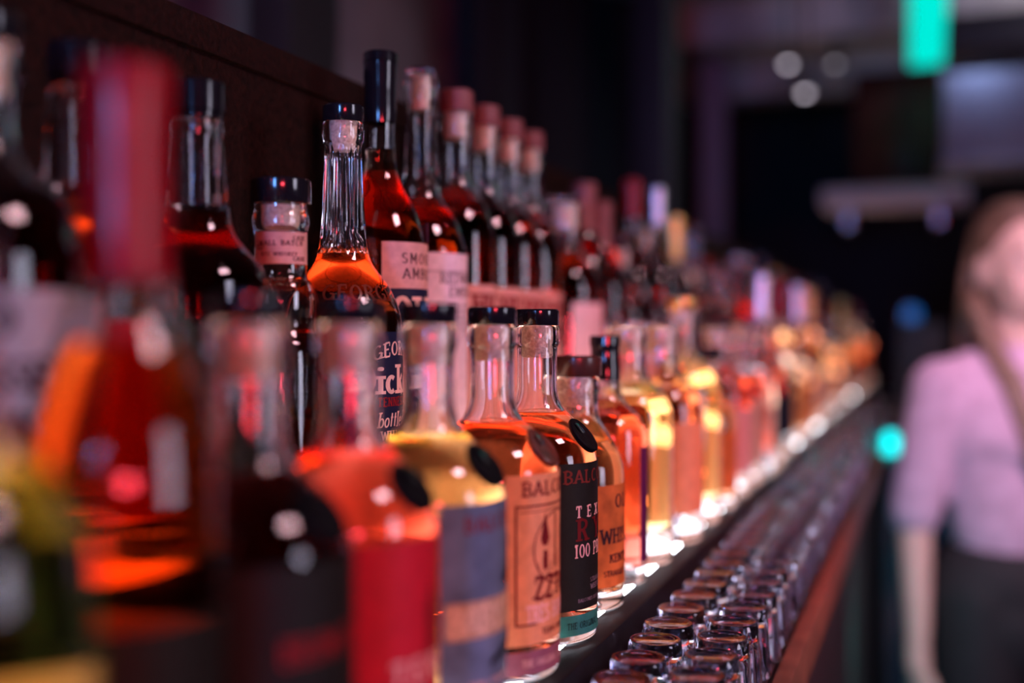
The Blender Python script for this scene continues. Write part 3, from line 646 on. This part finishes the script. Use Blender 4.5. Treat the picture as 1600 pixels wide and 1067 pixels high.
# upper row, further along
ux = [
 ('wide', 1.270, -.400, 'cognac', CLEARCAP, 'white', 'red-amber bottle with broad clear stopper just past the four matching bottles', 1.08, 1.22),
 ('wine', 1.354, -.400, 'dark', PINKCAP, 'red', 'dark bottle with pinkish capsule behind the broad clear stopper', 1, .97),
 ('wine', 1.430, -.400, 'red', PINKCAP, 'pink', 'red-brown bottle with pinkish capsule left of the thin scarlet capsule', 1, .92),
 ('bell', 1.512, -.396, 'red', BLACK, 'pink', 'round-shouldered red bottle with pale label before the scarlet capsule', 1, .95),
 ('capsule', 1.596, -.400, 'dark', REDCAP, 'red', 'dark bottle with thin scarlet capsule in the upper row', 1, 1),
 ('cone', 1.676, -.400, 'red', BLACK, 'tan', 'red-brown bottle with black stopper between scarlet and pale capsules', 1, .8),
 ('capsule', 1.756, -.400, 'dark', SILVER, 'pink', 'dark bottle with tall pale capsule in the upper row', 1, 1.02),
]
for kd, yy, xx, lq, cp, lb, tx, sx, sz in ux:
    u = bottle('whisky_bottle', kd, xx, yy, UP, lq, cp, tx, seg=32, cork=not KIND[kd].get('capsule')); u.scale = (sx, sx, sz)
    rb = max(p[0] for p in KIND[kd]['prof']); label_part(u, rb, -60, 60, .03, .115, LAB[lb])
y = 1.85
while y < 4.85:
    far_bottle(['bell', 'fluted', 'wide', 'slope', 'stout', 'bell'], UX+rng.uniform(-.008, .008), y, UP, 'upper', ['amber', 'orange', 'red', 'red', 'dark'], CAPN)
    y += rng.uniform(.096, .118)

# ------------------------------------------------------------------ shot glasses upside down on the mat
def shot_profile():
    outer = [(0, .0500), (.0125, .0500), (.0150, .0510), (.0168, .0508), (.0177, .0490), (.0180, .0450), (.0190, .030), (.0203, .010), (.0208, .0010), (.0204, 0)]
    inner = [(.0192, 0), (.0186, .004), (.0172, .020), (.0158, .034), (.0140, .0375), (0, .0385)]
    return outer + inner
sg = lathe_mesh('shot_glass', shot_profile(), 40, (.003, .044, 10, .07), smooth=50)
rng2 = random.Random(5)
for (xr, nm) in ((-.172, 'beside the glowing step'), (-.1295, 'beside the wooden counter edge')):
    n = 0; yy = .52 if xr < -.15 else .50
    while yy < 3.6:
        o = link('shot_glass', sg, SHOT, None, (xr+rng2.uniform(-.0012, .0012), yy, CTR+.004)); o.rotation_euler.z = rng2.uniform(0, 6)
        tag(o, f'upturned clear shot glass in the row {nm}', 'glass', f'shot glasses in the row {nm}')
        yy += .0445 + rng2.uniform(0, .002)

# ------------------------------------------------------------------ the person beyond the counter end
def blob(parts, voxel, smooth_it, name):
    """parts: ('c', p0, r0, p1, r1[, flatten_y]) tapered limbs and ('e', centre, radii) ellipsoids, fused into one skin"""
    bm = bmesh.new()
    for p in parts:
        if p[0] == 'e':
            r = bmesh.ops.create_uvsphere(bm, u_segments=20, v_segments=14, radius=1.0)
            rot = p[3] if len(p) > 3 else Matrix.Identity(4)
            bmesh.ops.transform(bm, verts=r['verts'], matrix=Matrix.Translation(p[1]) @ rot @ Matrix.Diagonal((*p[2], 1)))
        else:
            _, a, ra, b, rb = p[:5]; fy = p[5] if len(p) > 5 else 1.0
            a, b = Vector(a), Vector(b); d = (b-a); ln_ = d.length
            bm2 = bmesh.new()
            prof = [(0, -ra)] + [(ra*math.sin(R_(t)), -ra*math.cos(R_(t))) for t in (25, 50, 75)] + [(ra, 0), (rb, ln_)] + [(rb*math.cos(R_(t)), ln_+rb*math.sin(R_(t))) for t in (25, 50, 75)] + [(0, ln_+rb)]
            lathe(bm2, prof, 18)
            M = Matrix.Translation(a) @ d.to_track_quat('Z', 'Y').to_matrix().to_4x4()
            bmesh.ops.transform(bm2, verts=bm2.verts, matrix=M)
            if fy != 1.0:
                for v in bm2.verts:
                    yc = a.y + (b.y-a.y)*max(0, min(1, (v.co-a).dot(d)/(ln_*ln_))); v.co.y = yc+(v.co.y-yc)*fy
            tmp = bpy.data.meshes.new('tmp'); bm2.to_mesh(tmp); bm2.free(); bm.from_mesh(tmp); bpy.data.meshes.remove(tmp)
    bmesh.ops.recalc_face_normals(bm, faces=bm.faces)
    me = bpy.data.meshes.new(name+'_src'); bm.to_mesh(me); bm.free()
    o = bpy.data.objects.new('tmp', me); COL.objects.link(o)
    md = o.modifiers.new('r', 'REMESH'); md.mode = 'VOXEL'; md.voxel_size = voxel
    dg = bpy.context.evaluated_depsgraph_get(); dg.update()
    out = bpy.data.meshes.new_from_object(o.evaluated_get(dg)); out.name = name
    bpy.data.objects.remove(o); bpy.data.meshes.remove(me)
    bm = bmesh.new(); bm.from_mesh(out)
    for _ in range(smooth_it): bmesh.ops.smooth_vert(bm, verts=bm.verts, factor=0.5, use_axis_x=True, use_axis_y=True, use_axis_z=True)
    bm.to_mesh(out); bm.free(); out.shade_smooth()
    return out

def hand(s, wx, wy, wz):
    """relaxed hand hanging down from the wrist: palm, four curled fingers, thumb"""
    o = [('c', (wx, wy, wz+.02), .024, (wx, wy-.004, wz-.02), .026, ), ('e', (wx, wy-.008, wz-.055), (.019, .040, .045))]
    for i, (dy, l) in enumerate(((-.034, .070), (-.012, .078), (.010, .073), (.030, .058))):
        b = Vector((wx-s*.004, wy+dy-.006, wz-.088)); m = b+Vector((-s*.006, -.004, -l*.5)); e = m+Vector((-s*.018, -.004, -l*.42))
        o += [('c', b, .0095, m, .0090), ('c', m, .0090, e, .0078)]
    t0 = Vector((wx-s*.008, wy-.036, wz-.035)); t1 = t0+Vector((-s*.010, -.026, -.034)); t2 = t1+Vector((-s*.006, -.006, -.030))
    o += [('c', t0, .0125, t1, .0105), ('c', t1, .0100, t2, .0085)]
    return o
pp = P(1592, 0, 2.20)
per = empty('person', (pp.x, pp.y, 0.0), TH+R_(4))
per.scale = (.94, .95, .985)
tag(per, 'person in a lavender half-sleeved top and black trousers at the right edge', 'person')
body = [('e', (0, 0, 1.575), (.074, .092, .105)), ('e', (0, -.022, 1.520), (.058, .068, .072)), ('e', (0, -.052, 1.478), (.026, .024, .020)),
        ('e', (0, -.094, 1.540), (.012, .015, .011)), ('e', (0, -.086, 1.562), (.008, .011, .026)),
        ('e', (-.030, -.068, 1.530), (.026, .008, .024)), ('e', (.030, -.068, 1.530), (.026, .008, .024)), ('e', (0, -.074, 1.598), (.048, .014, .010)),
        ('e', (0, -.086, 1.503), (.022, .010, .006)), ('e', (0, -.084, 1.494), (.018, .010, .006)),
        ('e', (-.077, .008, 1.555), (.010, .020, .032)), ('e', (.077, .008, 1.555), (.010, .020, .032)),
        ('c', (0, .012, 1.36), .056, (0, .000, 1.50), .050),
        ('c', (-.145, .01, 1.332), .042, (0, .012, 1.375), .050), ('c', (.145, .01, 1.332), .042, (0, .012, 1.375), .050), ('e', (0, .0, 1.25), (.150, .095, .150)), ('e', (0, 0, 1.08), (.125, .085, .160)), ('e', (0, .005, .93), (.165, .105, .130))]
for s in (-1, 1):
    body += [('e', (s*.163, .008, 1.326), (.048, .048, .048)), ('c', (s*.175, .008, 1.315), .043, (s*.212, .020, 1.075), .036), ('c', (s*.212, .020, 1.075), .036, (s*.222, -.018, .845), .025)]
    body += hand(s, s*.224, -.020, .815)
    body += [('c', (s*.088, 0, .90), .088, (s*.090, -.005, .50), .056, ), ('c', (s*.090, -.005, .50), .056, (s*.092, .015, .10), .038), ('c', (s*.092, .020, .05), .038, (s*.098, -.120, .035), .032)]
SKIN = pbr('skin', (0.62, 0.40, 0.33), 0.5, var=0.06, scale=40, sub=0.1)
link('body', blob(body, .0065, 4, 'body'), SKIN, per)
shirt = [('c', (-.142, .01, 1.330), .056, (0, .01, 1.360), .068), ('c', (.142, .01, 1.330), .056, (0, .01, 1.360), .068), ('e', (0, 0, 1.25), (.172, .112, .150)), ('c', (0, 0, 1.20), .150, (0, .002, 1.06), .140, .72), ('e', (0, -.02, 1.23), (.140, .108, .08)), ('c', (0, .01, 1.36), .072, (0, .01, 1.385), .066)]
for s in (-1, 1): shirt += [('e', (s*.163, .008, 1.326), (.060, .060, .060)), ('c', (s*.164, .008, 1.318), .060, (s*.212, .020, 1.085), .053)]
sm = blob(shirt, .007, 5, 'top')
bm = bmesh.new(); bm.from_mesh(sm)
def cut(co, no): bmesh.ops.bisect_plane(bm, geom=bm.verts[:]+bm.edges[:]+bm.faces[:], plane_co=co, plane_no=no, clear_outer=True)
cut((0, 0, 1.012), (0, 0, -1)); cut((0, 0, 1.412), (0, 0, 1))
bm.to_mesh(sm); bm.free(); sm.shade_smooth()
link('top', sm, pbr('lavender_cotton', (0.50, 0.33, 0.45), 0.85, var=0.15, scale=25, bump=0.2), per)
tr = [('e', (0, .005, .95), (.178, .120, .110)), ('e', (0, .005, .88), (.172, .122, .125))]
for s in (-1, 1): tr += [('c', (s*.090, 0, .92), .098, (s*.093, -.004, .50), .072), ('c', (s*.093, -.004, .50), .072, (s*.095, .015, .10), .060)]
link('trousers', blob(tr, .008, 4, 'trousers'), pbr('black_cotton', (0.010, 0.009, 0.011), 0.8, var=0.3), per)
for s in (-1, 1): link('shoe', blob([('c', (s*.092, .03, .045), .044, (s*.100, -.13, .036), .034), ('e', (s*.096, -.04, .02), (.042, .12, .02))], .007, 3, 'shoe'), pbr('black_leather', (0.012, 0.011, 0.012), 0.4), per)
hair = [('e', (0, .026, 1.612), (.083, .094, .090)), ('e', (0, .055, 1.545), (.078, .058, .100)), ('e', (0, -.012, 1.668), (.064, .056, .024))]
def lock(*pts):
    n = len(pts)-1
    return [('c', pts[i], .021-.011*i/n, pts[i+1], .021-.011*(i+1)/n) for i in range(n)]
for a in range(-80, 261, 17):                       # locks hanging round the back and the sides of the head
    if -12 < a < 168:
        ca, sa = math.cos(R_(a)), math.sin(R_(a))
        hair += lock((.060*ca, .022+.070*sa, 1.640), (.084*ca, .024+.086*sa, 1.545), (.092*ca, .034+.082*max(sa, -.3), 1.43), (.098*ca, .040+.075*max(sa, -.2), 1.33), (.100*ca, .052+.070*max(sa, -.2), 1.24))
for s_, e_ in ((-1, 1.17), (1, 1.19)):               # two locks brought forward over the chest
    hair += lock((s_*.076, .030, 1.50), (s_*.066, -.030, 1.405), (s_*.048, -.092, 1.335), (s_*.036, -.120, 1.25), (s_*.030, -.124, e_))
    hair += lock((s_*.084, .020, 1.49), (s_*.078, -.035, 1.40), (s_*.064, -.090, 1.32), (s_*.052, -.114, 1.25), (s_*.044, -.120, e_+.03))
link('hair', blob(hair, .006, 3, 'hair'), pbr('dark_blond_hair', (0.15, 0.085, 0.055), 0.5, var=0.2, scale=60), per)
em = lathe_mesh('eye', chaikin([(0, -.011), (.008, -.008), (.011, 0), (.008, .008), (0, .011)], 1), 14)
im = lathe_mesh('iris', [(0, .0012), (.0035, .0008), (.0050, 0), (.0048, -.002), (0, -.002)], 14)
EYEW = pbr('eye_white', (0.6, 0.6, 0.6), 0.2); IRIS = pbr('dark_iris', (0.02, 0.012, 0.01), 0.15); BROW = pbr('brow_hair', (0.07, 0.04, 0.025), 0.7)
LIPS = pbr('lip_skin', (0.42, 0.13, 0.13), 0.4)
for sd in (-1, 1):
    ey = link('eye', em, EYEW, per, (sd*.030, -.0715, 1.568))
    ir = link('iris', im, IRIS, ey, (0, -.0098, 0)); ir.rotation_euler = (R_(90), 0, 0)
    bm = bmesh.new(); tube(bm, [(sd*.014, -.0855, 1.588), (sd*.030, -.0845, 1.5925), (sd*.046, -.0745, 1.587)], [.0022, .0030, .0014], 8)
    link('eyebrow', mesh_of(bm, 'eyebrow', 50), BROW, per)
bm = bmesh.new(); tube(bm, [(-.020, -.0865, 1.5000), (-.010, -.0935, 1.5015), (0, -.0950, 1.5005), (.010, -.0935, 1.5015), (.020, -.0865, 1.5000)], [.0012, .0034, .0036, .0034, .0012], 8)
link('mouth', mesh_of(bm, 'mouth', 50), LIPS, per)
# ------------------------------------------------------------------ the room behind
GREYB = pbr('grey_painted_beam', (0.50, 0.45, 0.45), 0.7, var=0.35, scale=5)
for i, (yy, zz) in enumerate(((3.9, 2.66), (4.7, 2.60), (5.5, 2.54))):
    o = link('ceiling_beam', boxmesh('ceiling_beam', -1.25, 1.05, yy, yy+.22, zz, 2.95, .01), GREYB)
    tag(o, ['grey ceiling beam nearest the shelves, upper right', 'grey ceiling beam in the middle of three', 'grey ceiling beam farthest back, lowest of three'][i], 'beam', 'ceiling beams')
# posts along the left wall
for i, (yy, x0, x1, mt, tx) in enumerate(((1.62, -1.06, -.98, POSTB, 'black post standing behind the tallest black capsule'), (3.2, -.80, -.70, POSTB, 'black post behind the four matching bottles'),)):
    o = link('wall_post', boxmesh('wall_post', x0, x1, yy, yy+.17, 0, 2.95, .004), mt); tag(o, tx, 'post')
dr = boxmesh('dark_curtain', 0, 1, 0, 1, 0, 1); bpy.data.meshes.remove(dr)
bm = bmesh.new()   # black drape in folds along the wall beyond the posts
prev = None
for i in range(121):
    yy = 2.85+i*.032; xx = -1.16+.05*math.sin(i*1.05)+.015*math.sin(i*2.7)
    cur = [bm.verts.new((xx, yy, 0.02)), bm.verts.new((xx, yy, 2.9)), bm.verts.new((xx-.006, yy, 2.9)), bm.verts.new((xx-.006, yy, .02))]
    if prev:
        for k in range(4): bm.faces.new((prev[k], prev[(k+1) % 4], cur[(k+1) % 4], cur[k]))
    else: bm.faces.new(cur)
    prev = cur
bm.faces.new(prev)
tag(link('black_drape', mesh_of(bm, 'black_drape', 60), pbr('black_velvet', (0.004, 0.004, 0.008), 0.95, var=0.3)), 'black hanging drape along the wall behind the upper bottles', 'curtain')
o = link('pillar', boxmesh('pillar', *(lambda a, b: (a.x, b.x, a.y, a.y+.12))(P(1092, 0, 5.2), P(1134, 0, 5.2)), 0, 2.95, .006), pbr('mauve_pillar_paint', (0.30, 0.20, 0.26), 0.7))
tag(o, 'slim mauve pillar rising behind the far bottles', 'pillar')
o = link('pillar', boxmesh('pillar', *(lambda a, b: (a.x, b.x, a.y, a.y+.12))(P(1030, 0, 5.6), P(1066, 0, 5.6)), 0, 2.95, .006), pbr('dark_red_pillar_paint', (0.16, 0.03, 0.05), 0.7))
tag(o, 'slim dark red pillar left of the mauve pillar', 'pillar')
# wall unit with a reddish cabinet, a pale shelf under it and a teal light tube beside it
c0, c1 = P(1332, 292, 4.6), P(1472, 112, 4.6)
cab = empty('wall_cabinet', (c0.x, c0.y, c0.z)); tag(cab, 'dark reddish brown hanging cabinet left of the teal light', 'cabinet')
wdt, hgt = c1.x-c0.x+.06, c1.z-c0.z
link('case', boxmesh('case', 0, wdt, .012, .36, 0, hgt, .004), WOODD, cab)
for k in range(2):
    d = link('door', boxmesh('door', .004+k*wdt/2, wdt/2-.004+k*wdt/2, -.006, .012, .006, hgt-.006, .003), pbr('red_brown_door_wood', (0.07, 0.014, 0.012), 0.9, spec=.1, var=0.4, scale=20), cab)
    link('handle', boxmesh('handle', wdt/2-.035+k*.055, wdt/2-.023+k*.055, -.022, -.006, .05, .15, .002), WOODD, d)
a, b = P(1284, 330, 4.5), P(1478, 300, 4.5)
sh = empty('wall_shelf', (a.x, a.y, a.z)); tag(sh, 'pale wall shelf below the reddish cabinet', 'shelf')
link('board', boxmesh('board', 0, b.x-a.x+.08, 0, .30, .02, b.z-a.z+.01, .004), pbr('pale_shelf_laminate', (0.55, 0.45, 0.48), 0.5), sh)
for k in (0.08, .42): link('bracket', boxmesh('bracket', k, k+.025, .04, .28, -.06, .02, .003), SILVER, sh)
a, b = P(1421, 104, 4.2), P(1480, -60, 4.2)
tl = empty('light_box', (a.x, a.y, a.z)); tag(tl, 'upright teal glowing light box at the top right', 'lamp')
link('housing', boxmesh('housing', -.006, b.x-a.x+.006, .011, .075, -.006, b.z-a.z+.006, .004), POSTB, tl)
link('diffuser', boxmesh('diffuser', 0, b.x-a.x, -.004, .010, 0, b.z-a.z, .004), glow('teal_light', (0.0, 0.72, 0.60), 1.1), tl)
a, b = P(1474, 258, 3.9), P(1640, 84, 3.9)
hd = empty('extractor_hood', (a.x, a.y, a.z)); tag(hd, 'grey box-shaped hood lit blue along its upper edge, right', 'hood')
link('box', boxmesh('box', 0, b.x-a.x+.3, 0, .4, .03, b.z-a.z, .01), pbr('grey_hood_paint', (0.20, 0.16, 0.19), 0.6), hd)
link('lower_rim', boxmesh('lower_rim', -.008, b.x-a.x+.308, -.012, .4, 0, .028, .004), pbr('grey_hood_rim', (0.26, 0.24, 0.3), 0.5), hd)
area('teal_tube_spill', (P(1455, 0, 4.3).x, P(1455, 0, 4.3).y, P(0, 118, 4.3).z), (P(1455, 0, 4.5).x, P(1455, 0, 4.5).y, 1.6), .06, .4, (0.05, 0.9, 0.75))  # added area light standing in for the light box's downward spill
area('blue_hood_lamp', (a.x+.10, a.y-.12, b.z+.03), (a.x+.10, a.y+.05, b.z-.06), .06, 1.0, (0.35, 0.55, 1.0))
a = P(1478, 78, 3.4); b = P(1700, 22, 3.4)
tag(link('soffit', boxmesh('soffit', a.x, b.x, a.y, a.y+.35, a.z, b.z, .01), POSTB), 'black soffit above the grey hood', 'soffit')
# track of small spotlights
def spot(x, y, z, tx, power, lens_s):
    p = P(x, y, z); e = empty('track_spotlight', tuple(p)); tag(e, tx, 'lamp', 'track spotlights')
    bm = bmesh.new(); tube(bm, [(0, -.002, 0), (0, .09, .035)], [.034, .028], 16); link('can', mesh_of(bm, 'can', 40), POSTB, e)
    bm = bmesh.new(); tube(bm, [(0, .05, .03), (0, .05, 2.93-p.z if p.z < 2.9 else .05)], .006, 8); link('stem', mesh_of(bm, 'stem', 40), POSTB, e)
    link('lens', lathe_mesh('lens', [(0, -.003), (.013, -.003), (.018, 0), (0, .001)], 16), glow('spot_lens_light', (0.92, 0.80, 0.95), lens_s), e).rotation_euler = (R_(90), 0, 0)
spot(1231, 97, 4.4, 'small glowing ceiling spotlight, left and higher of the close pair', 0, 3.2)
spot(1258, 142, 4.2, 'small glowing ceiling spotlight, lower of the close pair', 0, 3.2)
spot(1305, 97, 4.6, 'faint ceiling spotlight nearest the reddish cabinet', 0, 1.1)
# glowing tumblers on a side stand behind the counter
def tumbler(x, y, z, col, s, tx, r=.02):
    p = P(x, y, z); e = empty('votive_light', (p.x, p.y, p.z-.03)); tag(e, tx, 'lamp')
    link('cup', lathe_mesh('cup', [(0, 0), (r, 0), (r*1.25, .07), (r*1.15, .07), (r*.9, .004), (0, .004)], 20), SHOT, e)
    link('light', lathe_mesh('light', [(0, .006), (r*.8, .008), (r*.85, .04), (r*.5, .052), (0, .054)], 16), glow('votive_glow', col, s), e)
    return p
p = tumbler(1392, 692, 2.55, (0.0, 0.75, 0.72), 3.2, 'teal glowing glass light beside the sleeve of the person')
tag(link('side_stand', boxmesh('side_stand', -.088, p.x+.12, p.y-.10, p.y+.25, 0, p.z-.0305, .004), pbr('dark_side_stand_wood', (0.03, 0.012, 0.012), 0.5)), 'dark stand carrying the teal light behind the counter', 'stand')
p = tumbler(1424, 490, 3.6, (0.02, 0.22, 0.75), .55, 'dim blue glowing glass light left of the head of the person', .03)
tag(link('side_stand', boxmesh('side_stand', max(-.088, p.x-.08), p.x+.10, p.y-.10, p.y+.25, 0, p.z-.0305, .004), POSTB), 'black tall stand carrying the blue light', 'stand')
area('teal_low_lamp', tuple(P(1432, 1010, 1.72)), tuple(P(1440, 980, 2.2)), .08, .6, (0.1, 0.9, 0.75))
